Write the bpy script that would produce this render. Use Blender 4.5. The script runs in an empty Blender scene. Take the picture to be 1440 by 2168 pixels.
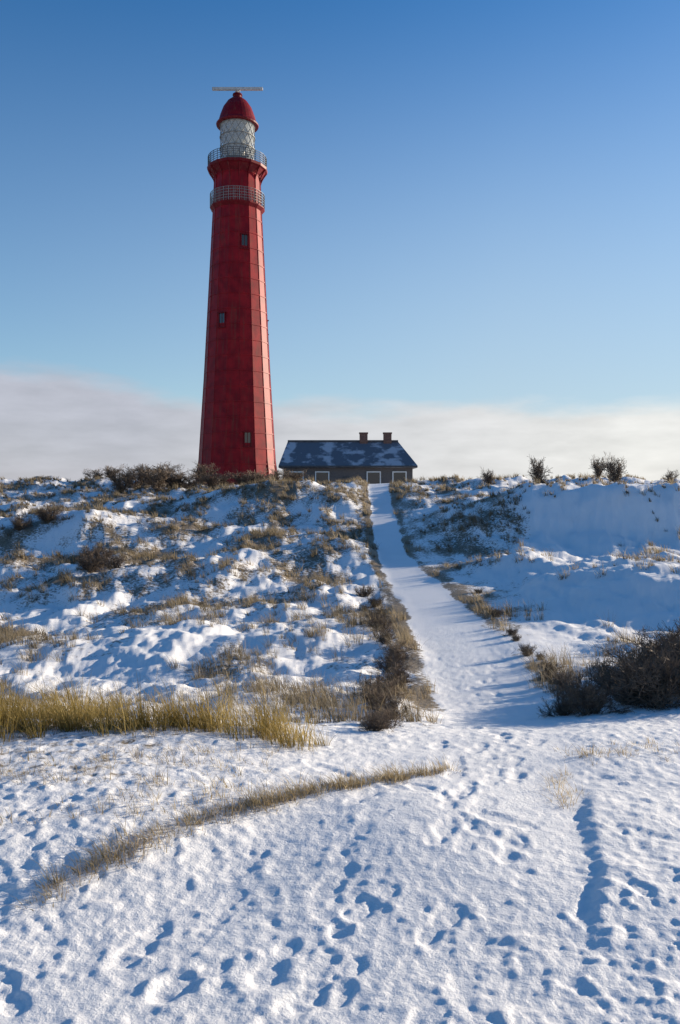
import bpy, math, random
import numpy as np
from mathutils import Vector, Matrix

random.seed(7)
rng = np.random.default_rng(11)
S = bpy.context.scene
COL = S.collection
EYE = 1.6
F = 1686.0            # focal length in photo pixels (28 mm on a 36 mm tall frame)
HR = 1040.0           # photo row of the true horizon
R = math.radians
SUN_AZ = R(62)        # clockwise from the viewing direction (+Y)
SUN_EL = R(11.5)

# ------------------------------------------------------------------ noise
_perm = np.random.default_rng(5).permutation(4096)
_ang = np.random.default_rng(6).uniform(0, 2*np.pi, 4096)
_gx, _gy = np.cos(_ang), np.sin(_ang)
def perlin(x, y):
    xi = np.floor(x).astype(np.int64); yi = np.floor(y).astype(np.int64)
    fx = x-xi; fy = y-yi
    u = fx*fx*fx*(fx*(fx*6-15)+10); v = fy*fy*fy*(fy*(fy*6-15)+10)
    def g(ix, iy, dx, dy):
        h = _perm[(_perm[ix & 4095] + iy) & 4095]
        return _gx[h]*dx + _gy[h]*dy
    a = g(xi, yi, fx, fy); b = g(xi+1, yi, fx-1, fy)
    c = g(xi, yi+1, fx, fy-1); d = g(xi+1, yi+1, fx-1, fy-1)
    return (a+(b-a)*u + ((c+(d-c)*u)-(a+(b-a)*u))*v)*1.5
def fbm(x, y, o=4, gain=.5):
    s = 0; a = 1
    for i in range(o):
        s = s + a*perlin(x*2**i+17.3*i, y*2**i-9.1*i); a *= gain
    return s
def ss(e0, e1, x):
    t = np.clip((x-e0)/(e1-e0), 0, 1); return t*t*(3-2*t)

# ------------------------------------------------------------------ terrain
BY = np.array([-60,-10, 3, 4.0, 5.0, 5.8, 6.8, 8, 10, 12, 15, 18, 22, 26, 31, 36, 42, 48, 54, 64, 80, 110, 140, 3500.])
BZ = np.array([0, 0, 0, -.01, -.06,-.16,-.36,-.60,-.86,-1.02,-1.14,-1.2,-1.1,-.87,-.35,.30,1.2,1.75,1.9, 1.5, .6, .2, .0, -.5])
PY = np.array([-8, 1.5, 3.0, 4.0, 5.0, 6.0, 8, 12, 18, 22, 28, 35, 41, 48, 60.])
PX = np.array([-7,-1.0,-.05, .50, .94,1.25,1.62,2.02,2.26,2.2,1.85,1.95,2.07,2.3,3.0])
PW = np.array([1.5, 1.3, 1.0, .75, .58, .52, .55, .66, .68, .66, .5, .5,.55,.6,.7])
def path_d(x, y):
    wob = .16*perlin(x*1.7+5, y*.8)+.09*perlin(x*5, y*3+2)
    return np.maximum(np.abs(x-np.interp(y, PY, PX)) / np.interp(y, PY, PW) + wob, 0)
def dune(x, y, cx, cy, h, rx, back, front):
    """asymmetric dune: gentle back, steep near face (towards -y)"""
    dy = y-cy
    g = np.where(dy > 0, np.exp(-(dy/back)**2), np.exp(-(np.abs(dy)/front)**2))
    return h*np.exp(-((x-cx)/rx)**2)*g
_fp = []
r2 = random.Random(3)
for tr in range(8):                                   # people walking up and down the path
    o0 = r2.uniform(-.75, .75); y = r2.uniform(1.2, 1.8); foot = r2.choice((-1, 1)); ph = r2.uniform(0, 6)
    flip = r2.random() < .45; end = r2.choice((6.5, 9, 12, 13))
    while y < end:
        off = o0*np.interp(y, PY, PW)*.8+.12*math.sin(y*1.3+ph)
        x = np.interp(y, PY, PX)+off+foot*.085+r2.gauss(0, .025)
        a = math.atan2(-(np.interp(y+.3, PY, PX)-np.interp(y-.3, PY, PX)), .6)
        _fp.append((float(x), y, a+r2.gauss(0, .13)+(math.pi if flip else 0), r2.uniform(.003, .0078)))
        foot = -foot; y += r2.uniform(.50, .68)*abs(math.cos(a))
for (sx, sy, a0, nst) in [(-2.0, 2.0, .1, 6), (-1.9, 3.6, -1.2, 7), (1.6, 2.1, .25, 6), (2.4, 3.0, 1.0, 5), (-.6, 2.2, .9, 4)]:   # a few wander off
    x, y, foot = sx, sy, 1
    for q in range(nst):
        a0 += r2.gauss(0, .1)
        _fp.append((x+foot*.08*math.cos(a0), y+foot*.08*math.sin(a0), a0+r2.gauss(0, .1), r2.uniform(.004, .009)))
        x -= math.sin(a0)*.6; y += math.cos(a0)*.6; foot = -foot

def H(x, y, fine=True):
    x = np.asarray(x, float); y = np.asarray(y, float)
    z = np.interp(y, BY, BZ)
    # smooth the profile a little
    z = (z + np.interp(y+.35*ss(5, 12, y), BY, BZ) + np.interp(y-.35*ss(5, 12, y), BY, BZ))/3
    pd = path_d(x, y)
    right = x > np.interp(y, PY, PX)
    off = np.where(right, ss(1.0, 5.0, pd), ss(.8, 2.4, pd))                       # 0 on the path
    mid = ss(5.6, 9, y)*(1-ss(60, 120, y))
    # big dune shapes
    z += dune(x, y, 7.9, 18.6, .85, 4.2, 6, 1.7)*ss(2.2, 7, pd)
    z += dune(x, y, 13, 33, 1.9, 6.5, 6, 2.6)*ss(1, 4, pd)
    z += dune(x, y, 7.6, 34.5, .55, 2.2, 4, 1.8)*ss(1.5, 5, pd)
    z += dune(x, y, -3.2, 41, 1.0, 5.0, 6, 3.0)*ss(.6, 3, pd)
    z += dune(x, y, -12, 34, .9, 5, 6, 2.6)
    z += dune(x, y, -6.5, 24, .55, 3.2, 4, 1.8)
    z += dune(x, y, -1.6, 27, .5, 2.4, 3, 1.5)*ss(.6, 2.5, pd)
    z += dune(x, y, -3.5, 14.5, .3, 2.6, 2.4, 1.2)
    z += dune(x, y, 16, 52, .45, 12, 10, 8)
    z += dune(x, y, -22, 58, 1.1, 16, 10, 9)
    z += dune(x, y, 5.0, 8.2, .22, 1.6, 2.0, 1.2)
    # hummocks that carry grass
    hm = fbm(x*.42+3, y*.30+8, 3)
    z += mid*off*((.15+.19*ss(15, 26, y))*np.maximum(hm, -.25) + .085*fbm(x*1.15, y*.85+4, 3))
    z += mid*(1-ss(50, 75, y))*np.clip(.04*(x-2), -.55, .05)          # hillside leans away from the low sun
    # left foreground bank with grass, path slightly sunk
    bank = ss(-.2, .35, .55*(y-3.0)-.32*(x+1.2)+.25*perlin(x*.9, y*.9))*(1-ss(5.4, 7.0, y))*ss(.2, -1.6, x-.2)
    z += .13*bank
    z += .075*np.exp(-((x-.4)/.75)**2-((y-3.8)/.8)**2)      # gentle swell, its far right side catching the sun
    rx = np.interp(y, [1.5, 2.93, 3.55, 4.2, 5.0], [.62, .88, 1.06, 1.26, 1.5])+.05*perlin(x*.2, y*2.3)
    z += .034*ss(0, .10, x-rx)*(1-.75*ss(.2, .9, x-rx))*ss(2.5, 3.1, y)*(1-ss(3.9, 4.6, y))*(.75+.5*perlin(x*.3, y*2.6+4))
    z -= (.03*ss(5, 8, y)*(1-ss(12, 18, y))+.012)*(1-ss(.6, 1.6, pd))*(1-ss(60, 90, y))
    if fine:
        near = 1-ss(9, 22, y)
        calm = .55+.45*ss(.3, 1.3, pd)
        calm = np.where(y > 5, .6+.4*ss(.6, 1.4, pd), calm)
        smooth_patch = 1-.6*np.exp(-((x-.75)/.9)**2-((y-4.4)/1.0)**2)
        k = near*calm*smooth_patch
        z += k*(.008*fbm(x*2.1, y*2.1, 2) + .0047*fbm(x*6.5+9, y*6.5, 3) + .0050*fbm(x*19, y*19+3, 3) + .004*np.maximum(fbm(x*11+5, y*11, 2)-.15, 0)*3)
        z += (1-near)*off*mid*.04*fbm(x*2.4, y*2.0, 3) + off*mid*(1-ss(24, 40, y))*(.016*fbm(x*3.3+4, y*2.6, 3)+.012*np.abs(fbm(x*8, y*6, 2)))
        for (fx, fy, a, d) in _fp:
            m = (np.abs(x-fx) < .45) & (np.abs(y-fy) < .45)
            if not m.any(): continue
            lx = (x[m]-fx)*math.cos(a)+(y[m]-fy)*math.sin(a)
            ly = -(x[m]-fx)*math.sin(a)+(y[m]-fy)*math.cos(a)
            q1 = np.sqrt((lx/.056)**2+((ly-.045)/.098)**2); q2 = np.sqrt((lx/.042)**2+((ly+.095)/.062)**2)
            q = np.minimum(q1, q2)
            z[m] += d*(-1.0*(1-ss(.78, 1.12, q)) + .30*np.exp(-((q-1.42)/.3)**2)*(.6+.8*np.sin(fx*91+lx*60+ly*45)))
    return z

def ground_z(x, y):
    return float(H(np.array([x]), np.array([y]), fine=True)[0])

def unproject(px, py, Y):
    """photo pixel at a known distance -> world x"""
    return (px-720)/F*Y

# ------------------------------------------------------------------ helpers
def tag(o, label=None, cat=None, group=None, kind=None):
    if label: o['label'] = label
    if cat: o['category'] = cat
    if group: o['group'] = group
    if kind: o['kind'] = kind
    return o
def empty(name, loc, rz=0):
    o = bpy.data.objects.new(name, None); COL.objects.link(o)
    o.location = loc; o.rotation_euler = (0, 0, rz); o.empty_display_size = .3
    return o
class MB:
    def __init__(s): s.v = []; s.f = []
    def add(s, vs, fs):
        n = len(s.v); s.v += [tuple(v) for v in vs]; s.f += [tuple(i+n for i in f) for f in fs]
    def box(s, c, d, rz=0, M=None):
        hx, hy, hz = d[0]/2, d[1]/2, d[2]/2
        vs = [Vector((a*hx, b*hy, e*hz)) for e in (-1, 1) for b in (-1, 1) for a in (-1, 1)]
        rot = Matrix.Rotation(rz, 3, 'Z')
        vs = [rot @ v + Vector(c) for v in vs]
        if M: vs = [M @ v for v in vs]
        s.add(vs, [(0,2,3,1),(4,5,7,6),(0,1,5,4),(2,6,7,3),(0,4,6,2),(1,3,7,5)])
    def tube(s, p, q, r0, r1=None, n=6, caps=True):
        r1 = r0 if r1 is None else r1
        p = Vector(p); q = Vector(q); d = (q-p).normalized()
        a = d.orthogonal().normalized(); b = d.cross(a)
        vs = [p+(a*math.cos(t)+b*math.sin(t))*r0 for t in [2*math.pi*i/n for i in range(n)]]
        vs += [q+(a*math.cos(t)+b*math.sin(t))*r1 for t in [2*math.pi*i/n for i in range(n)]]
        fs = [(i, (i+1) % n, n+(i+1) % n, n+i) for i in range(n)]
        if caps: fs += [tuple(range(n-1, -1, -1)), tuple(range(n, 2*n))]
        s.add(vs, fs)
    def lathe(s, prof, n=16, ph=0, close=True):
        """prof: list of (r, z); n-sided"""
        vs = []; fs = []
        for (r, z) in prof:
            vs += [(r*math.cos(ph+2*math.pi*i/n), r*math.sin(ph+2*math.pi*i/n), z) for i in range(n)]
        for k in range(len(prof)-1):
            for i in range(n):
                j = (i+1) % n
                fs.append((k*n+i, k*n+j, (k+1)*n+j, (k+1)*n+i))
        if close:
            fs.append(tuple(range(n-1, -1, -1))); fs.append(tuple((len(prof)-1)*n+i for i in range(n)))
        s.add(vs, fs)
    def build(s, name, mat, parent=None, smooth=False):
        me = bpy.data.meshes.new(name); me.from_pydata(s.v, [], s.f); me.update()
        if smooth: me.polygons.foreach_set('use_smooth', [True]*len(me.polygons))
        me.materials.append(mat)
        o = bpy.data.objects.new(name, me); COL.objects.link(o)
        if parent: o.parent = parent
        return o
def np_mesh(name, V, Fa, mat, parent=None, smooth=False, nside=4):
    me = bpy.data.meshes.new(name)
    me.vertices.add(len(V)); me.vertices.foreach_set('co', np.asarray(V, np.float32).ravel())
    Fa = np.asarray(Fa, np.int32); nf = len(Fa)
    me.loops.add(nf*nside); me.loops.foreach_set('vertex_index', Fa.ravel())
    me.polygons.add(nf); me.polygons.foreach_set('loop_start', np.arange(nf, dtype=np.int32)*nside)
    if smooth: me.polygons.foreach_set('use_smooth', np.ones(nf, bool))
    me.update(calc_edges=True)
    if mat: me.materials.append(mat)
    o = bpy.data.objects.new(name, me); COL.objects.link(o)
    if parent: o.parent = parent
    return o
def kids(o): return [c for c in bpy.data.objects if c.parent == o]
def copy_tree(o, parent=None, ch=None):
    c = o.copy(); COL.objects.link(c); c.parent = parent
    for k in kids(o): copy_tree(k, c)
    return c

# ------------------------------------------------------------------ materials
def new_mat(name):
    m = bpy.data.materials.new(name); m.use_nodes = True
    nt = m.node_tree; b = nt.nodes['Principled BSDF']
    return m, nt, b
def N(nt, t, **kw):
    n = nt.nodes.new(t)
    for k, v in kw.items():
        if k in n.inputs.keys(): n.inputs[k].default_value = v
        else: setattr(n, k, v)
    return n
def noise_mat(name, c1, c2, scale=5, rough=.7, bump=.0, bscale=40, detail=5, metallic=0, lo=.35, hi=.65):
    m, nt, b = new_mat(name); L = nt.links
    tc = N(nt, 'ShaderNodeTexCoord')
    n = N(nt, 'ShaderNodeTexNoise'); n.inputs['Scale'].default_value = scale; n.inputs['Detail'].default_value = detail
    r = N(nt, 'ShaderNodeValToRGB')
    r.color_ramp.elements[0].position = lo; r.color_ramp.elements[1].position = hi
    r.color_ramp.elements[0].color = (*c1, 1); r.color_ramp.elements[1].color = (*c2, 1)
    L.new(tc.outputs['Object'], n.inputs['Vector']); L.new(n.outputs['Fac'], r.inputs['Fac'])
    L.new(r.outputs['Color'], b.inputs['Base Color'])
    b.inputs['Roughness'].default_value = rough; b.inputs['Metallic'].default_value = metallic
    if bump:
        n2 = N(nt, 'ShaderNodeTexNoise'); n2.inputs['Scale'].default_value = bscale; n2.inputs['Detail'].default_value = 4
        bp = N(nt, 'ShaderNodeBump'); bp.inputs['Strength'].default_value = bump; bp.inputs['Distance'].default_value = .02
        L.new(tc.outputs['Object'], n2.inputs['Vector']); L.new(n2.outputs['Fac'], bp.inputs['Height'])
        L.new(bp.outputs['Normal'], b.inputs['Normal'])
    return m

def snow_mat():
    m, nt, b = new_mat('snow_and_sand'); L = nt.links
    tc = N(nt, 'ShaderNodeTexCoord')
    at = N(nt, 'ShaderNodeAttribute'); at.attribute_name = 'bare'
    # snow tone
    n1 = N(nt, 'ShaderNodeTexNoise'); n1.inputs['Scale'].default_value = 1.3; n1.inputs['Detail'].default_value = 6
    r1 = N(nt, 'ShaderNodeValToRGB')
    r1.color_ramp.elements[0].color = (.76, .755, .75, 1); r1.color_ramp.elements[1].color = (.86, .85, .84, 1)
    L.new(tc.outputs['Object'], n1.inputs['Vector']); L.new(n1.outputs['Fac'], r1.inputs['Fac'])
    # sand and dead litter
    n2 = N(nt, 'ShaderNodeTexNoise'); n2.inputs['Scale'].default_value = 30; n2.inputs['Detail'].default_value = 6
    r2 = N(nt, 'ShaderNodeValToRGB')
    r2.color_ramp.elements[0].color = (.07, .05, .035, 1); r2.color_ramp.elements[1].color = (.30, .235, .15, 1)
    r2.color_ramp.elements[0].position = .35; r2.color_ramp.elements[1].position = .68
    L.new(tc.outputs['Object'], n2.inputs['Vector']); L.new(n2.outputs['Fac'], r2.inputs['Fac'])
    # ragged mask
    n3 = N(nt, 'ShaderNodeTexNoise'); n3.inputs['Scale'].default_value = 11; n3.inputs['Detail'].default_value = 8; n3.inputs['Roughness'].default_value = .7
    L.new(tc.outputs['Object'], n3.inputs['Vector'])
    ad = N(nt, 'ShaderNodeMath', operation='ADD'); L.new(at.outputs['Fac'], ad.inputs[0]); L.new(n3.outputs['Fac'], ad.inputs[1])
    mr = N(nt, 'ShaderNodeMapRange'); mr.inputs['From Min'].default_value = 1.0; mr.inputs['From Max'].default_value = 1.14
    L.new(ad.outputs[0], mr.inputs['Value'])
    mx = N(nt, 'ShaderNodeMix', data_type='RGBA')
    L.new(mr.outputs['Result'], mx.inputs[0]); L.new(r1.outputs['Color'], mx.inputs[6]); L.new(r2.outputs['Color'], mx.inputs[7])
    L.new(mx.outputs[2], b.inputs['Base Color'])
    b.inputs['Roughness'].default_value = .62
    b.inputs['Specular IOR Level'].default_value = .3
    # grain
    g1 = N(nt, 'ShaderNodeTexNoise'); g1.inputs['Scale'].default_value = 55; g1.inputs['Detail'].default_value = 7; g1.inputs['Roughness'].default_value = .65
    bp = N(nt, 'ShaderNodeBump'); bp.inputs['Strength'].default_value = .55; bp.inputs['Distance'].default_value = .012
    L.new(tc.outputs['Object'], g1.inputs['Vector']); L.new(g1.outputs['Fac'], bp.inputs['Height'])
    L.new(bp.outputs['Normal'], b.inputs['Normal'])
    return m
M = {}
def red_mat(name, c1, c2):
    m, nt, b = new_mat(name); L = nt.links
    tc = N(nt, 'ShaderNodeTexCoord')
    n = N(nt, 'ShaderNodeTexNoise'); n.inputs['Scale'].default_value = .8; n.inputs['Detail'].default_value = 6
    r = N(nt, 'ShaderNodeValToRGB'); r.color_ramp.elements[0].position = .35; r.color_ramp.elements[1].position = .65
    r.color_ramp.elements[0].color = (*c1, 1); r.color_ramp.elements[1].color = (*c2, 1)
    L.new(tc.outputs['Object'], n.inputs['Vector']); L.new(n.outputs['Fac'], r.inputs['Fac'])
    # rust and salt runs down the plates
    mp = N(nt, 'ShaderNodeMapping'); mp.inputs['Scale'].default_value = (2.6, 2.6, .14); L.new(tc.outputs['Object'], mp.inputs[0])
    n2 = N(nt, 'ShaderNodeTexNoise'); n2.inputs['Scale'].default_value = 1.0; n2.inputs['Detail'].default_value = 8; n2.inputs['Roughness'].default_value = .65
    L.new(mp.outputs[0], n2.inputs['Vector'])
    mr = N(nt, 'ShaderNodeMapRange'); mr.inputs['From Min'].default_value = .52; mr.inputs['From Max'].default_value = .72; mr.inputs['To Max'].default_value = .7
    L.new(n2.outputs['Fac'], mr.inputs['Value'])
    mx = N(nt, 'ShaderNodeMix', data_type='RGBA'); mx.inputs[7].default_value = (.13, .045, .03, 1)
    L.new(mr.outputs['Result'], mx.inputs[0]); L.new(r.outputs['Color'], mx.inputs[6]); L.new(mx.outputs[2], b.inputs['Base Color'])
    b.inputs['Roughness'].default_value = .5; b.inputs['Specular IOR Level'].default_value = .14
    return m
M['snow'] = snow_mat()
def blade_mat(name, c1, c2, c3):
    m, nt, b = new_mat(name); L = nt.links
    at = N(nt, 'ShaderNodeAttribute'); at.attribute_name = 'tone'
    r = N(nt, 'ShaderNodeValToRGB')
    r.color_ramp.elements[0].color = (*c1, 1); r.color_ramp.elements[1].color = (*c3, 1)
    e = r.color_ramp.elements.new(.5); e.color = (*c2, 1)
    L.new(at.outputs['Fac'], r.inputs['Fac']); L.new(r.outputs['Color'], b.inputs['Base Color'])
    b.inputs['Roughness'].default_value = .55; b.inputs['Specular IOR Level'].default_value = .25
    tr = N(nt, 'ShaderNodeBsdfTranslucent'); L.new(r.outputs['Color'], tr.inputs['Color'])
    ms = N(nt, 'ShaderNodeMixShader'); ms.inputs[0].default_value = .45
    out = nt.nodes['Material Output']
    L.new(b.outputs[0], ms.inputs[1]); L.new(tr.outputs[0], ms.inputs[2]); L.new(ms.outputs[0], out.inputs['Surface'])
    return m
M['marram'] = blade_mat('marram_blades', (.14, .11, .035), (.29, .205, .055), (.46, .35, .14))
M['straw'] = blade_mat('straw_blades', (.20, .15, .085), (.36, .28, .16), (.50, .42, .27))
M['dull'] = blade_mat('dull_blades', (.10, .08, .05), (.22, .175, .11), (.38, .31, .21))
M['bark'] = noise_mat('dark_bark', (.045, .033, .027), (.11, .08, .06), 14, .85, .4, 60)
M['twig'] = noise_mat('dark_twig', (.07, .05, .038), (.20, .14, .09), 6, .8)
M['red'] = red_mat('red_iron_paint', (.15, .003, .009), (.26, .007, .013))
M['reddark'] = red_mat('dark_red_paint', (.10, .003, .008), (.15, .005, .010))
M['grey'] = noise_mat('grey_galvanised', (.32, .33, .33), (.45, .45, .44), 3, .5, .1, 20)
M['midgrey'] = noise_mat('weathered_grey_paint', (.15, .15, .145), (.24, .235, .22), 3, .55, .1, 20)
M['darkgrey'] = noise_mat('dark_iron', (.05, .05, .055), (.09, .09, .09), 3, .5)
M['white'] = noise_mat('white_paint', (.70, .70, .68), (.8, .8, .78), 3, .5)
M['brick'] = None

# ------------------------------------------------------------------ ground sheet
def build_ground():
    ys = [-60, -40, -25, -15, -10, -7, -5]
    y = -4.0
    while y < 3200:
        ys.append(y)
        if y < 1.6: y += .035
        else: y += max(.0085, .0085*(y/2.6)**1.55) if y < 70 else .06*y
    ys = np.array(ys)
    nu = 760
    u = np.linspace(-1, 1, nu)
    ex = 1+np.cumsum(np.geomspace(.004, 8, 46))
    u = np.concatenate([-ex[::-1], u, ex])
    w = .60*np.maximum(ys, 0)+2.2
    X = u[None, :]*w[:, None]; Y = np.repeat(ys[:, None], len(u), 1)
    Z = H(X.ravel(), Y.ravel()).reshape(X.shape)
    V = np.stack([X, Y, Z], -1).reshape(-1, 3)
    ny, nx = X.shape
    idx = np.arange(ny*nx).reshape(ny, nx)
    Fa = np.stack([idx[:-1, :-1], idx[:-1, 1:], idx[1:, 1:], idx[1:, :-1]], -1).reshape(-1, 4)
    o = np_mesh('snow_ground', V, Fa, M['snow'], smooth=True)
    at = o.data.attributes.new('bare', 'FLOAT', 'POINT')
    at.data.foreach_set('value', bare(X.ravel(), Y.ravel()).astype(np.float32))
    tag(o, kind='structure')
    return o
def bare(x, y):
    """where the snow is thin and sand and dead litter show"""
    pd = path_d(x, y)
    b = .40+.24*fbm(x*.5+40, y*.36, 3)+.10*fbm(x*2.2, y*1.6+7, 2)
    b += .12*ss(12, 24, y)+.05*ss(20, 30, y)-.32*ss(2.5, 5, x-.10*y)
    b += np.where(x > np.interp(y, PY, PX), .14, .30)*np.exp(-((pd-1.35)/.35)**2)*ss(6.5, 9, y)          # verges of the path
    b -= .55*(1-ss(.8, 1.15, pd))                               # trodden snow on the path
    b = np.where(y < 6.2, .12+.28*np.exp(-((pd-1.15)/.16)**2)*ss(2.6, 3.2, y)*ss(.9, .2, x) , b)
    bank = ss(0, -1.2, x)*ss(3.3, 4.2, y)*(1-ss(5.5, 7.5, y))
    b += .37*bank
    return b
build_ground()

# ------------------------------------------------------------------ grass
def grass(name, pts, mat, hmin, hmax, blades, width, lean=.5, spread=.06, wind=(-.35, -.15), label_kind='stuff', nseg=3):
    pts = np.asarray(pts, float)
    n = len(pts)
    if n == 0: return
    P = np.repeat(pts, blades, 0); m = len(P)
    scale = np.repeat(rng.uniform(.4, 1.25, n), blades)
    r = np.sqrt(rng.uniform(0, 1, m))*spread*scale
    a = rng.uniform(0, 2*np.pi, m)
    bx = P[:, 0]+r*np.cos(a); by = P[:, 1]+r*np.sin(a)
    bz = H(bx, by)-.015
    h = rng.uniform(hmin, hmax, m)*scale
    out = np.stack([np.cos(a), np.sin(a)], -1)*(r/(spread*scale+1e-6))[:, None]
    ln = (out*lean + np.array(wind)[None] + rng.normal(0, .25, (m, 2)))*rng.uniform(.4, 1.2, m)[:, None]
    side = np.stack([-np.sin(a+rng.normal(0, .8, m)), np.cos(a+rng.normal(0, .8, m))], -1)
    dist = np.hypot(P[:, 0], P[:, 1])
    w = np.maximum(width*rng.uniform(.6, 1.3, m), .00055*dist)
    Vs = []
    for k in range(nseg+1):
        t = k/nseg
        cx = bx+ln[:, 0]*h*t**1.8; cy = by+ln[:, 1]*h*t**1.8
        cz = bz+h*(t-.22*t**3*np.hypot(ln[:, 0], ln[:, 1]))
        ww = w*(1-.85*t)*.5
        Vs.append(np.stack([cx-side[:, 0]*ww, cy-side[:, 1]*ww, cz], -1))
        Vs.append(np.stack([cx+side[:, 0]*ww, cy+side[:, 1]*ww, cz], -1))
    V = np.stack(Vs, 1).reshape(-1, 3)
    st = (nseg+1)*2
    base = np.arange(m)*st
    Fa = np.concatenate([np.stack([base+2*k, base+2*k+1, base+2*k+3, base+2*k+2], -1) for k in range(nseg)])
    o = np_mesh(name, V, Fa, mat)
    tone = np.repeat(np.clip(np.repeat(rng.normal(.45, .2, n), blades)+rng.normal(0, .16, m), 0, 1), st)
    at = o.data.attributes.new('tone', 'FLOAT', 'POINT'); at.data.foreach_set('value', tone.astype(np.float32))
    return o
def along(poly, n, jit):
    poly = np.array(poly, float)
    seg = np.hypot(*(poly[1:]-poly[:-1]).T); cum = np.concatenate([[0], np.cumsum(seg)])
    t = rng.uniform(0, cum[-1], n)
    return np.stack([np.interp(t, cum, poly[:, 0]), np.interp(t, cum, poly[:, 1])], -1)+rng.normal(0, 1, (n, 2))*np.array(jit)
def pxline(pl):   # (photo column, distance) pairs
    return [(unproject(px, 0, Y), Y) for px, Y in pl]

# olive marram along the crest of the left foreground bank
p = along(pxline([(-160, 5.15), (0, 5.15), (200, 5.2), (420, 5.4), (500, 5.4), (580, 5.3), (640, 5.25)]), 150, (.08, .13))
p2 = along(pxline([(-300, 5.6), (0, 5.7), (120, 5.7), (200, 5.7)]), 85, (.12, .2))
p3 = along(pxline([(-300, 4.9), (60, 4.9)]), 22, (.1, .15))
p = np.concatenate([p, p3])
p = p[perlin(p[:, 0]*2.2+8, p[:, 1]*3) > -.3]
o = grass('marram_grass', np.concatenate([p, p2]), M['marram'], .07, .34, 44, .005, .75, .10)
tag(o, 'olive and ochre marram grass along the crest of the snowy bank at left', 'grass', kind='stuff')
# straw stubble poking out along the path edge and over the bank
p = along(pxline([(60, 3.02), (110, 3.12), (190, 3.24), (270, 3.38), (340, 3.52), (430, 3.70), (543, 3.91), (646, 4.10), (780, 4.36), (880, 4.52), (945, 4.68)]), 270, (.03, .02))
p = p[(perlin(p[:, 0]*3.1+4, p[:, 1]*3.1) > -.5) & (p[:, 0] > unproject(75, 0, 3.05))]
p = np.concatenate([p, along(pxline([(500, 3.83), (560, 3.94), (646, 4.10), (780, 4.36), (900, 4.56)]), 80, (.03, .035))])
q = np.stack([rng.uniform(-2.8, -.2, 420), rng.uniform(3.5, 5.2, 420)], -1)
q = q[perlin(q[:, 0]*1.6, q[:, 1]*2.4+3) > -.15]
q = q[(q[:, 1] > 3.55+.32*(q[:, 0]+1.2))]
q2 = along(pxline([(1200, 4.0), (1205, 4.35), (1195, 4.6)]), 16, (.03, .05))
q3 = along(pxline([(1210, 5.0), (1300, 5.1), (1460, 5.2), (1700, 5.3)]), 55, (.08, .14))
o = grass('straw_stubble', np.concatenate([p, q, q2, q3]), M['straw'], .02, .10, 18, .0036, .95, .05)
tag(o, 'short straw coloured grass stubble poking through snow beside the path', 'grass', kind='stuff')
# dune grass over the middle distance
n = 32000
yy = 6.8+rng.uniform(0, 1, n)**1.25*50
xx = rng.uniform(-1, 1, n)*(.52*yy+2)
dens = .26+.8*fbm(xx*.42+3, yy*.30+8, 3)+1.0*fbm(xx*.5+40, yy*.36, 3)
dens += .25*ss(24, 40, yy) - .22*np.exp(-((xx+2.2)/2.5)**2-((yy-12.5)/4)**2)
dens -= .45*ss(2, 5, xx-.08*yy)
pd = path_d(xx, yy)
dens += .8*np.exp(-((pd-1.7)/.6)**2)*np.clip(.55+1.3*perlin(xx*.9+3, yy*.55+1), 0, 1.2)
dens -= np.where(xx > np.interp(yy, PY, PX), .7*np.exp(-((pd-1.6)/1.3)**2)*ss(10, 14, yy), 0)
dens -= np.where(xx < np.interp(yy, PY, PX), .5*np.exp(-((pd-1.6)/.8)**2)*(1-ss(12, 17, yy)), 0)
keep = (rng.uniform(0, 1, n) < np.clip(dens, 0, 1)*.55) & (pd > 1.12)
pts = np.stack([xx, yy], -1)[keep]
print('mid tufts', len(pts))
o = grass('dune_grass', pts, M['dull'], .10, .34, 22, .006, .6, .10)
tag(o, 'dull dry dune grass scattered over the shaded snowy dunes', 'grass', kind='stuff')

# ------------------------------------------------------------------ shrubs
def shrub_mesh(seed, height, spread, stems, depth, tw):
    rr = random.Random(seed)
    stem, twig = MB(), MB()
    def grow(p, d, L, r, lvl):
        n = 3
        q = p
        for i in range(n):
            d = (d+Vector((rr.gauss(0, .22), rr.gauss(0, .22), rr.gauss(0, .15)))).normalized()
            e = q+d*L/n
            r1 = r*(1-.22*(i+1)/n)
            (stem if lvl < 2 else twig).tube(q, e, max(r*(1-.22*i/n), tw), max(r1, tw), 5 if lvl < 2 else 3, caps=False)
            if lvl < depth:
                for _ in range(2 if lvl else 3):
                    ax = Vector((rr.gauss(0, 1), rr.gauss(0, 1), rr.gauss(.25, .6))).normalized()
                    nd = (d*.75+ax*.75).normalized()
                    grow(q.lerp(e, rr.random()), nd, L*rr.uniform(.42, .68), r*.5, lvl+1)
            q = e
    for i in range(stems):
        a = rr.uniform(0, 2*math.pi); t = rr.uniform(.1, 1)*spread
        grow(Vector((math.cos(a)*t*.05, math.sin(a)*t*.05, -.05)),
             Vector((math.cos(a)*t, math.sin(a)*t, 1)).normalized(), height*rr.uniform(.6, .85), height*.018, 0)
    return stem, twig
def shrub_proto(name, *a):
    s, t = shrub_mesh(*a)
    e = empty(name, (0, 0, 0))
    s.build('stems', M['bark'], e); t.build('twigs', M['twig'], e)
    return e
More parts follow.
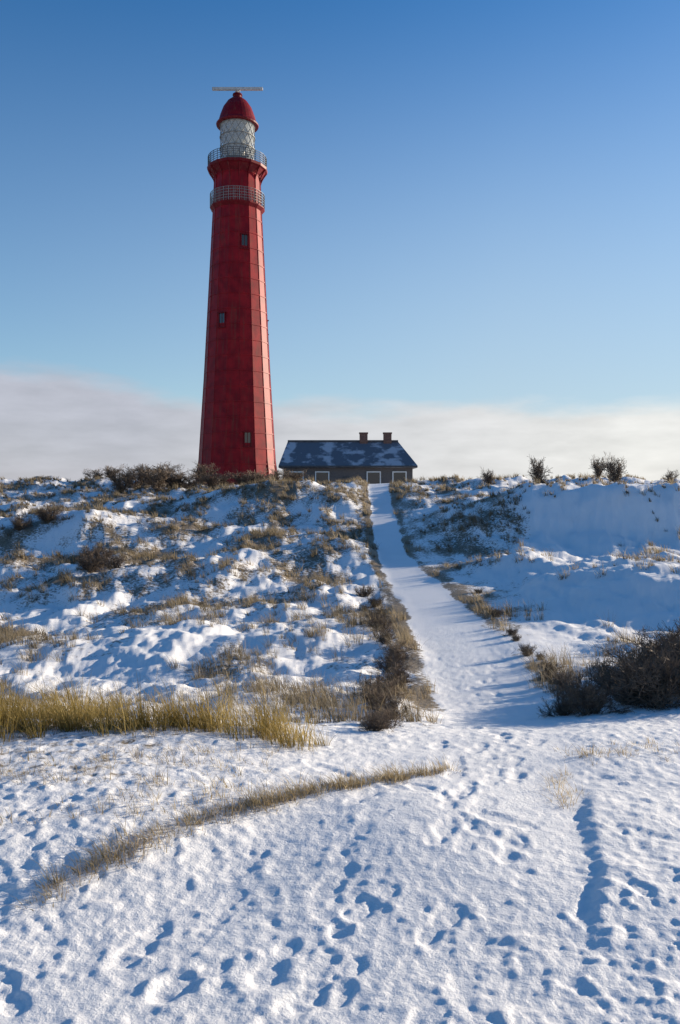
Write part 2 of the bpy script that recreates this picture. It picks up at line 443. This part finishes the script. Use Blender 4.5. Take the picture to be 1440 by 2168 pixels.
class Kind:
    def __init__(s, name, *a): s.name = name; s.a = a; s.p = None
    def place(s, x, y, sc, rz, label, cat, group=None, dz=-.03, sz=None):
        if s.p is None: s.p = shrub_proto(s.name, *s.a); o = s.p
        else: o = copy_tree(s.p)
        o.location = (x, y, ground_z(x, y)+dz); o.rotation_euler = (0, 0, rz)
        o.scale = (sc, sc, sz or sc)
        for k in ('label', 'category', 'group'):
            if k in o: del o[k]
        tag(o, label, cat, group)
        return o
thick = [Kind('thorny_shrub', 20+i, 1.0, 1.3, 9, 3, .0035) for i in range(3)]
far = [Kind('bare_shrub', 40+i, 1.0, .7, 5, 3, .0055) for i in range(3)]
rr = random.Random(9)
# dark thicket in the hollow to the right of the path
for i, (px, Y, sc) in enumerate([(1255, 7.3, .36), (1330, 8.0, .5), (1400, 7.6, .55), (1450, 8.3, .66), (1530, 8.0, .7), (1420, 9.4, .62),
        (1350, 10.0, .5), (1480, 10.4, .72), (1230, 8.3, .32), (1430, 11.4, .66), (1520, 11.8, .75), (1600, 9.3, .8), (1300, 9.0, .42), (1385, 8.6, .55), (1190, 7.6, .28)]):
    thick[i % 3].place(unproject(px, 0, Y), Y, sc, rr.uniform(0, 6.28), 'dark bare thorny shrub in the shaded thicket right of the snowy path',
                       'shrub', 'shrubs of the dark thicket')
# low shrubs up the left verge of the path
for i, (px, Y, sc) in enumerate([(790, 5.9, .16), (815, 6.2, .18), (800, 6.6, .2), (830, 7.2, .22), (795, 7.8, .24), (822, 8.5, .26), (800, 9.3, .28), (838, 9.9, .3), (850, 10.8, .32), (826, 11.8, .34), (842, 12.8, .34),
        (820, 14, .34), (806, 15.6, .34), (798, 17.4, .36), (792, 19.4, .36), (770, 21.5, .36)]):
    thick[(i+1) % 3].place(unproject(px, 0, Y), Y, sc, rr.uniform(0, 6.28), 'low dark shrub growing along the left verge of the snowy path', 'shrub', 'low shrubs along the left verge')
# right verge
for i, (px, Y, sc) in enumerate([(1190, 9.3, .27), (1176, 9.9, .2), (1160, 10.6, .24), (1142, 12.2, .17), (1118, 12.7, .22), (1092, 14.2, .15), (1082, 14.9, .2), (1050, 17.3, .2), (1040, 17.9, .14), (1012, 21, .2)]):
    thick[i % 3].place(unproject(px, 0, Y), Y, sc, rr.uniform(0, 6.28), 'small dark shrub growing along the right verge of the snowy path', 'shrub', 'small shrubs along the right verge')
# windswept shrubs on the left crest before the lighthouse
for i in range(17):
    px = 205+i*25+rr.uniform(-8, 8); Y = rr.uniform(48, 57)
    far[i % 3].place(unproject(px, 0, Y), Y, rr.uniform(1.1, 1.9), rr.uniform(0, 6.28),
                     'windswept bare shrub on the dune crest at the foot of the red lighthouse', 'shrub', 'shrubs on the crest by the lighthouse', sz=rr.uniform(.9, 1.45))
for px, Y, sc, lab in [(1138, 46, 1.9, 'lone bare shrub on the skyline, tallest and leftmost of the big ones at right'),
                       (1305, 47, 1.9, 'bare shrub on the right skyline, taller one of a close pair'),
                       (1268, 48, 1.5, 'bare shrub on the right skyline, shorter one of a close pair'),
                       (1037, 47, 1.1, 'small bare shrub on the skyline between the house and the lone tall shrub'),
                       (1420, 46, 1.0, 'low bare shrub on the skyline at the right edge of the view')]:
    far[rr.randrange(3)].place(unproject(px, 0, Y), Y, sc*.6, rr.uniform(0, 6.28), lab, 'shrub', sz=sc*.85)
# dark shrubs in the left dunes
for px, Y, sc in [(190, 25, .9), (215, 25.6, 1.0), (240, 24.6, .7), (100, 34, 1.0), (40, 33, .9)]:
    thick[rr.randrange(3)].place(unproject(px, 0, Y), Y, sc*.75, rr.uniform(0, 6.28), 'dark bare shrub among the shaded snowy dunes at left', 'shrub', 'shrubs in the left dunes')

# ------------------------------------------------------------------ lighthouse
def lighthouse():
    D = 120.0; k = D/F
    cx = unproject(503, 0, D)
    g = ground_z(cx, D)
    root = empty('lighthouse', (cx, D, g))
    tag(root, 'tall tapering red iron lighthouse with glazed lantern and two galleries behind the snowy dunes', 'lighthouse')
    zz = lambda row: EYE+(HR-row)*k-g
    n = 16; ph = math.pi/16
    Rz = lambda z: np.interp(z, [0, zz(1000), zz(800), zz(600), zz(445), zz(374)], [6.6, 5.86, 4.95, 4.2, 3.62, 3.42])
    zt = zz(374)
    # shaft with bolted plate seams
    m = MB(); prof = []
    seams = np.linspace(.9, zt-.3, 22)
    prof.append((Rz(0), 0))
    for s in seams:
        prof += [(Rz(s-.10), s-.10), (Rz(s-.10)+.07, s-.09), (Rz(s+.1)+.07, s+.09), (Rz(s+.10), s+.10)]
    prof.append((Rz(zt), zt))
    m.lathe(prof, n, ph)
    sh = m.build('shaft', M['red'], root)
    # vertical flanges on the corners
    m = MB()
    for i in range(n):
        a = ph+2*math.pi*i/n
        for j in range(8):
            z0 = zt*j/8; z1 = zt*(j+1)/8
            m.tube((math.cos(a)*Rz(z0), math.sin(a)*Rz(z0), z0), (math.cos(a)*Rz(z1), math.sin(a)*Rz(z1), z1), .06, .06, 5, caps=False)
    m.build('corner_rib', M['red'], sh)
    m = MB(); m.lathe([(7.3, -.6), (7.3, .9), (7.0, 1.1), (6.6, 1.1)], n, ph); m.build('plinth', M['grey'], root)
    # windows up the shaft
    ap = math.cos(math.pi/n)
    def window(ang, z, w=1.0, h=2.0):
        r = Rz(z)*ap
        Mx = Matrix.Translation((0, 0, z)) @ Matrix.Rotation(ang, 4, 'Z')
        fr = MB()
        for sx in (-1, 1): fr.box((r+.03, sx*w/2, 0), (.22, .12, h), M=Mx)
        for sz in (-1, 1): fr.box((r+.06, 0, sz*(h/2+.07)), (.42, w+.34, .14), M=Mx)
        fr.box((r+.02, 0, 0), (.12, .05, h), M=Mx)
        f = fr.build('window', M['reddark'], root)
        pn = MB(); pn.box((r+.0, 0, 0), (.06, w-.06, h-.01), M=Mx); pn.build('pane', M['glass'], f)
    face = lambda d: -math.pi/2 + 2*math.pi/n*d       # face turned towards the camera, steps to the right
    for row, d in [(527, 1), (690, -1), (935, 1), (527, -5), (690, 5), (850, -5), (690, 8), (850, 8)]:
        window(face(d), zz(row))
    # lower gallery: narrow walkway with grey mesh rail
    zl = zz(444); r1 = Rz(zl)
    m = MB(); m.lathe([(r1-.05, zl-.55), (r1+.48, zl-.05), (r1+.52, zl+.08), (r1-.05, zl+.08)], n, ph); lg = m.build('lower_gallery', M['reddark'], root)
    rail(lg, r1+.45, zl+.08, 2.0, 32, .05, 5, M['midgrey'], mesh=True)
    # main gallery on brackets
    zg = zz(359); rg = 4.5
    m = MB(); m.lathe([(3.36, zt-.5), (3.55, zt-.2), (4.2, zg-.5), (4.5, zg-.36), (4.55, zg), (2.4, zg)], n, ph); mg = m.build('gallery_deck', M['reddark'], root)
    for i in range(n):
        a = ph+2*math.pi*i/n
        b = MB()
        c, s = math.cos(a), math.sin(a)
        for t in range(6):
            t0, t1 = t/6, (t+1)/6
            f = lambda t: (3.40+(rg-.15-3.40)*t**1.8, zt-1.5+(zg-.42-zt+1.5)*t)
            p0, p1 = f(t0), f(t1)
            b.tube((c*p0[0], s*p0[0], p0[1]), (c*p1[0], s*p1[0], p1[1]), .1, .1, 5)
        b.build('bracket', M['reddark'], mg)
    rail(mg, rg-.12, zg, 1.6, 32, .055, 5, M['darkgrey'], mesh=True)
    # service drum + lantern
    zl0 = zg; zl1 = zz(268)
    m = MB(); m.lathe([(2.75, zl0), (2.75, zl0+1.0), (2.62, zl0+1.1)], 32); m.build('lantern_base', M['midgrey'], root)
    ln = MB(); ln.lathe([(2.55, zl0+1.08), (2.55, zl1)], 32); lo = ln.build('lantern_glass', M['lglass'], root)
    mu = MB()
    for q in range(3):
        za = zl0+1.1+(zl1-zl0-1.1)*q/3; zb = zl0+1.1+(zl1-zl0-1.1)*(q+1)/3
        for i in range(16):
            a0 = 2*math.pi*i/16; a1 = 2*math.pi*(i+1)/16
            for (u0, u1) in ((a0, a1), (a1, a0)):
                mu.tube((2.6*math.cos(u0), 2.6*math.sin(u0), za), (2.6*math.cos(u1), 2.6*math.sin(u1), zb), .045, .045, 4)
        mu.lathe([(2.57, zb-.06), (2.68, zb-.06), (2.68, zb+.03), (2.57, zb+.03)], 32)
    mu.build('glazing_bars', M['midgrey'], lo)
    le = MB(); le.lathe([(.5, zl0+.9), (1.1, zl0+1.6), (1.35, (zl0+zl1)/2), (1.1, zl1-.7), (.5, zl1-.3)], 20); le.build('lens', M['lens'], root, smooth=True)
    # dome
    zd = zl1; m = MB()
    m.lathe([(2.5, zd-.05), (3.15, zd), (3.2, zd+.18), (2.85, zd+.6), (2.6, zd+1.5), (2.15, zd+2.7), (1.5, zd+3.65), (.9, zd+4.15), (.55, zd+4.3)], 32)
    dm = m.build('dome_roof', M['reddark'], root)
    zv = zd+4.25
    m = MB(); m.lathe([(.55, zv), (.6, zv+.35), (.75, zv+.4), (.7, zv+.6), (.15, zv+.85)], 16); m.build('ventilator', M['reddark'], dm)
    m = MB(); m.tube((0, 0, zv+.8), (0, 0, zv+1.25), .12, .1, 8); m.build('scanner_mast', M['grey'], root)
    m = MB(); m.box((0, 0, zv+1.42), (7.6, .45, .36)); m.box((0, .1, zv+1.25), (.7, .5, .3)); m.build('radar_scanner', M['grey'], root)
    # rods on the dome rim
    return root
def rail(parent, r, z, h, n, rad, rings, mat, mesh=False):
    m = MB()
    for i in range(n):
        a = 2*math.pi*i/n
        m.tube((r*math.cos(a), r*math.sin(a), z), (r*math.cos(a), r*math.sin(a), z+h), rad, rad, 5)
    for j in range(rings):
        zr = z+h*(j+1)/rings
        for i in range(n):
            a = 2*math.pi*i/n; b = 2*math.pi*(i+1)/n
            m.tube((r*math.cos(a), r*math.sin(a), zr), (r*math.cos(b), r*math.sin(b), zr), rad*.7, rad*.7, 4)
    if mesh:
        for i in range(n*3):
            if i % 3 == 0: continue
            a = 2*math.pi*i/(n*3)
            m.tube((r*math.cos(a), r*math.sin(a), z), (r*math.cos(a), r*math.sin(a), z+h), rad*.45, rad*.45, 4)
    m.build('railing', mat, parent)
def glass(name, col, rough=.08):
    m, nt, b = new_mat(name)
    b.inputs['Base Color'].default_value = (*col, 1); b.inputs['Roughness'].default_value = rough
    b.inputs['Specular IOR Level'].default_value = .7
    return m
M['glass'] = glass('dark_window_glass', (.015, .018, .022))
m, nt, b = new_mat('lantern_glass'); b.inputs['Base Color'].default_value = (.8, .85, .85, 1)
b.inputs['Roughness'].default_value = .05; b.inputs['Alpha'].default_value = .35; M['lglass'] = m
M['lens'] = noise_mat('pale_lens', (.16, .15, .10), (.26, .24, .17), 4, .2)
lighthouse()

# ------------------------------------------------------------------ house
def brick_mat():
    m, nt, b = new_mat('dark_brick'); L = nt.links
    tc = N(nt, 'ShaderNodeTexCoord'); mp = N(nt, 'ShaderNodeMapping'); mp.inputs['Rotation'].default_value = (R(90), 0, 0)
    br = N(nt, 'ShaderNodeTexBrick'); br.inputs['Scale'].default_value = 4
    br.inputs['Color1'].default_value = (.085, .07, .065, 1); br.inputs['Color2'].default_value = (.13, .105, .095, 1); br.inputs['Mortar'].default_value = (.2, .2, .2, 1)
    L.new(tc.outputs['Object'], mp.inputs[0]); L.new(mp.outputs[0], br.inputs['Vector']); L.new(br.outputs['Color'], b.inputs['Base Color'])
    b.inputs['Roughness'].default_value = .85
    return m
M['brick'] = brick_mat()
M['roofsnow_shaded'] = noise_mat('shade_tinted_roof_snow', (.11, .125, .15), (.42, .44, .48), .8, .75, .4, 6, lo=.50, hi=.60, detail=8)  # thin snow on slate; snow colour darkened and blued to carry the roof's shade
M['chimbrick'] = noise_mat('chimney_brick', (.13, .07, .055), (.2, .11, .08), 8, .85)
def house():
    Y = 72.0; k = Y/F
    x0, x1 = unproject(590, 0, Y), unproject(884, 0, Y)
    cx = (x0+x1)/2; W = x1-x0
    g = ground_z(cx, Y)-.3
    root = empty('house', (cx, Y+3.5, g)); tag(root, 'low brick keeper house with a snow covered roof just right of the red lighthouse', 'house')
    ze = EYE+(HR-984)*k-g; zr = EYE+(HR-930)*k-g
    dp = 3.5
    m = MB(); m.box((0, 0, ze/2), (W-.8, 2*dp-.8, ze)); m.build('wall', M['brick'], root)
    m = MB(); hw = W/2; hip = 1.5
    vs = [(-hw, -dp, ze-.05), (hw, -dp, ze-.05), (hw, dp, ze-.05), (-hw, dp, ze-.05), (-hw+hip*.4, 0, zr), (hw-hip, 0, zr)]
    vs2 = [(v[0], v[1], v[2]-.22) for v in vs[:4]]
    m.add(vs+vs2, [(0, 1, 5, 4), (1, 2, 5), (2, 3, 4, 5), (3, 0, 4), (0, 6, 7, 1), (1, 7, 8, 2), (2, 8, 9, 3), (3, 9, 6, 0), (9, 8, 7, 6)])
    rf = m.build('roof', M['roofsnow_shaded'], root)
    m = MB(); m.tube((-hw, -dp-.07, ze-.16), (hw, -dp-.07, ze-.16), .09, .09, 8); m.build('gutter', M['darkgrey'], root)
    m = MB(); m.tube((-hw+hip*.4, 0, zr+.02), (hw-hip, 0, zr+.02), .13, .13, 8); m.build('ridge_cap', M['darkgrey'], rf)
    for xx in (.12*W, .30*W):
        m = MB(); m.box((xx, .0, zr+.1), (.75, .6, 1.3)); m.box((xx, 0, zr+.8), (.85, .7, .12)); m.build('chimney', M['chimbrick'], rf)
    for i in range(5):
        xw = -W/2+1.6+i*(W-3.2)/4
        f = MB(); y = -dp+.4
        if i == 2:
            f.box((xw, y-.02, 1.05), (1.0, .12, 2.1)); f.build('door', M['darkgrey'], root); continue
        for s in (-1, 1): f.box((xw+s*.6, y-.04, ze*.58), (.1, .14, 1.3))
        for s in (-1, 1): f.box((xw, y-.04, ze*.58+s*.68), (1.3, .16, .1))
        w = f.build('window', M['white'], root)
        p = MB(); p.box((xw, y, ze*.58), (1.1, .06, 1.26)); p.build('pane', M['glass'], w)
house()

# ------------------------------------------------------------------ light, sky, camera
w = bpy.data.worlds.new('World'); S.world = w; w.use_nodes = True
nt = w.node_tree; L = nt.links; bg = nt.nodes['Background']
sky = N(nt, 'ShaderNodeTexSky'); sky.sky_type = 'NISHITA'; sky.sun_disc = False
sky.sun_elevation = SUN_EL; sky.sun_rotation = SUN_AZ
sky.altitude = 0; sky.air_density = 1.0; sky.dust_density = .3; sky.ozone_density = 2.6
# low bank of cloud and sea mist along the horizon
tc = N(nt, 'ShaderNodeTexCoord'); sp = N(nt, 'ShaderNodeSeparateXYZ'); L.new(tc.outputs['Generated'], sp.inputs[0])
mp = N(nt, 'ShaderNodeMapping'); mp.inputs['Scale'].default_value = (3.2, 3.2, 12); L.new(tc.outputs['Generated'], mp.inputs[0])
cn = N(nt, 'ShaderNodeTexNoise'); cn.inputs['Scale'].default_value = 2.0; cn.inputs['Detail'].default_value = 7; cn.inputs['Roughness'].default_value = .55
L.new(mp.outputs[0], cn.inputs['Vector'])
def math2(op, a, b):
    n = N(nt, 'ShaderNodeMath', operation=op)
    for i, v in enumerate((a, b)):
        if isinstance(v, (int, float)): n.inputs[i].default_value = v
        else: L.new(v, n.inputs[i])
    return n.outputs[0]
# bank height: higher towards the left (away from the sun)
lm = N(nt, 'ShaderNodeMapRange'); lm.interpolation_type = 'SMOOTHSTEP'; lm.inputs['From Min'].default_value = -.34; lm.inputs['From Max'].default_value = -.12
lm.inputs['To Min'].default_value = .034; lm.inputs['To Max'].default_value = 0; L.new(sp.outputs['X'], lm.inputs['Value']); lean = lm.outputs['Result']
wob = math2('MULTIPLY', math2('SUBTRACT', cn.outputs['Fac'], .5), .06)
hgt = math2('ADD', math2('ADD', lean, wob), .110)
dlt = math2('SUBTRACT', hgt, sp.outputs['Z'])
mr = N(nt, 'ShaderNodeMapRange'); mr.interpolation_type = 'SMOOTHSTEP'; mr.inputs['From Min'].default_value = -.008; mr.inputs['From Max'].default_value = .024
mr.inputs['To Max'].default_value = .88
L.new(dlt, mr.inputs['Value'])
cr = N(nt, 'ShaderNodeValToRGB')
cr.color_ramp.elements[0].position = .30; cr.color_ramp.elements[0].color = (2.85, 2.85, 3.25, 1)
cr.color_ramp.elements[1].position = .78; cr.color_ramp.elements[1].color = (4.9, 4.8, 4.6, 1)
sx = math2('ADD', math2('MULTIPLY', sp.outputs['X'], .8), .5); L.new(sx, cr.inputs['Fac'])
veil = N(nt, 'ShaderNodeMapRange'); veil.interpolation_type = 'SMOOTHSTEP'; veil.inputs['From Min'].default_value = .60; veil.inputs['From Max'].default_value = .07
veil.inputs['To Max'].default_value = .78; L.new(sp.outputs['Z'], veil.inputs['Value'])
vx = N(nt, 'ShaderNodeMapRange'); vx.inputs['From Min'].default_value = -.42; vx.inputs['From Max'].default_value = .2; vx.inputs['To Min'].default_value = .42; vx.inputs['To Max'].default_value = 1
L.new(sp.outputs['X'], vx.inputs['Value']); vf = math2('MULTIPLY', veil.outputs['Result'], vx.outputs['Result'])
vm = N(nt, 'ShaderNodeMix', data_type='RGBA'); vm.inputs[7].default_value = (2.65, 3.35, 4.0, 1); L.new(vf, vm.inputs[0])
mx = N(nt, 'ShaderNodeMix', data_type='RGBA')
L.new(mr.outputs['Result'], mx.inputs[0]); hs = N(nt, 'ShaderNodeHueSaturation'); hs.inputs['Saturation'].default_value = 1.32; hs.inputs['Hue'].default_value = .508; hs.inputs['Value'].default_value = 1.0
L.new(sky.outputs['Color'], hs.inputs['Color']); L.new(hs.outputs['Color'], vm.inputs[6]); L.new(vm.outputs[2], mx.inputs[6]); L.new(cr.outputs['Color'], mx.inputs[7])
cn2 = N(nt, 'ShaderNodeTexNoise'); cn2.inputs['Scale'].default_value = 5.0; cn2.inputs['Detail'].default_value = 8; L.new(mp.outputs[0], cn2.inputs['Vector'])
cm = N(nt, 'ShaderNodeMapRange'); cm.inputs['From Min'].default_value = .3; cm.inputs['From Max'].default_value = .7; cm.inputs['To Min'].default_value = .90; cm.inputs['To Max'].default_value = 1.08
L.new(cn2.outputs['Fac'], cm.inputs['Value'])
cs = N(nt, 'ShaderNodeVectorMath', operation='SCALE'); L.new(cr.outputs['Color'], cs.inputs[0]); L.new(cm.outputs['Result'], cs.inputs['Scale'])
L.new(cs.outputs[0], mx.inputs[7])
L.new(mx.outputs[2], bg.inputs['Color']); bg.inputs['Strength'].default_value = .099

sl = bpy.data.lights.new('Sun', 'SUN'); sl.energy = 5.0; sl.angle = R(.5); sl.color = (1, .86, .67)
so = bpy.data.objects.new('Sun', sl); COL.objects.link(so)
d = Vector((math.sin(SUN_AZ)*math.cos(SUN_EL), math.cos(SUN_AZ)*math.cos(SUN_EL), math.sin(SUN_EL)))
so.rotation_euler = d.to_track_quat('Z', 'Y').to_euler(); so.location = (20, 10, 20)

cd = bpy.data.cameras.new('Camera'); cd.sensor_fit = 'VERTICAL'; cd.sensor_height = 36; cd.sensor_width = 24; cd.lens = 28
cd.clip_start = .05; cd.clip_end = 6000
co = bpy.data.objects.new('Camera', cd); COL.objects.link(co)
cd.shift_y = -(1084-HR)/2168
co.location = (0, 0, EYE); co.rotation_euler = (math.pi/2, 0, 0)
S.camera = co
S.render.engine = 'CYCLES'
S.view_settings.view_transform = 'Standard'; S.view_settings.look = 'None'
S.view_settings.exposure = .88; S.view_settings.gamma = 1
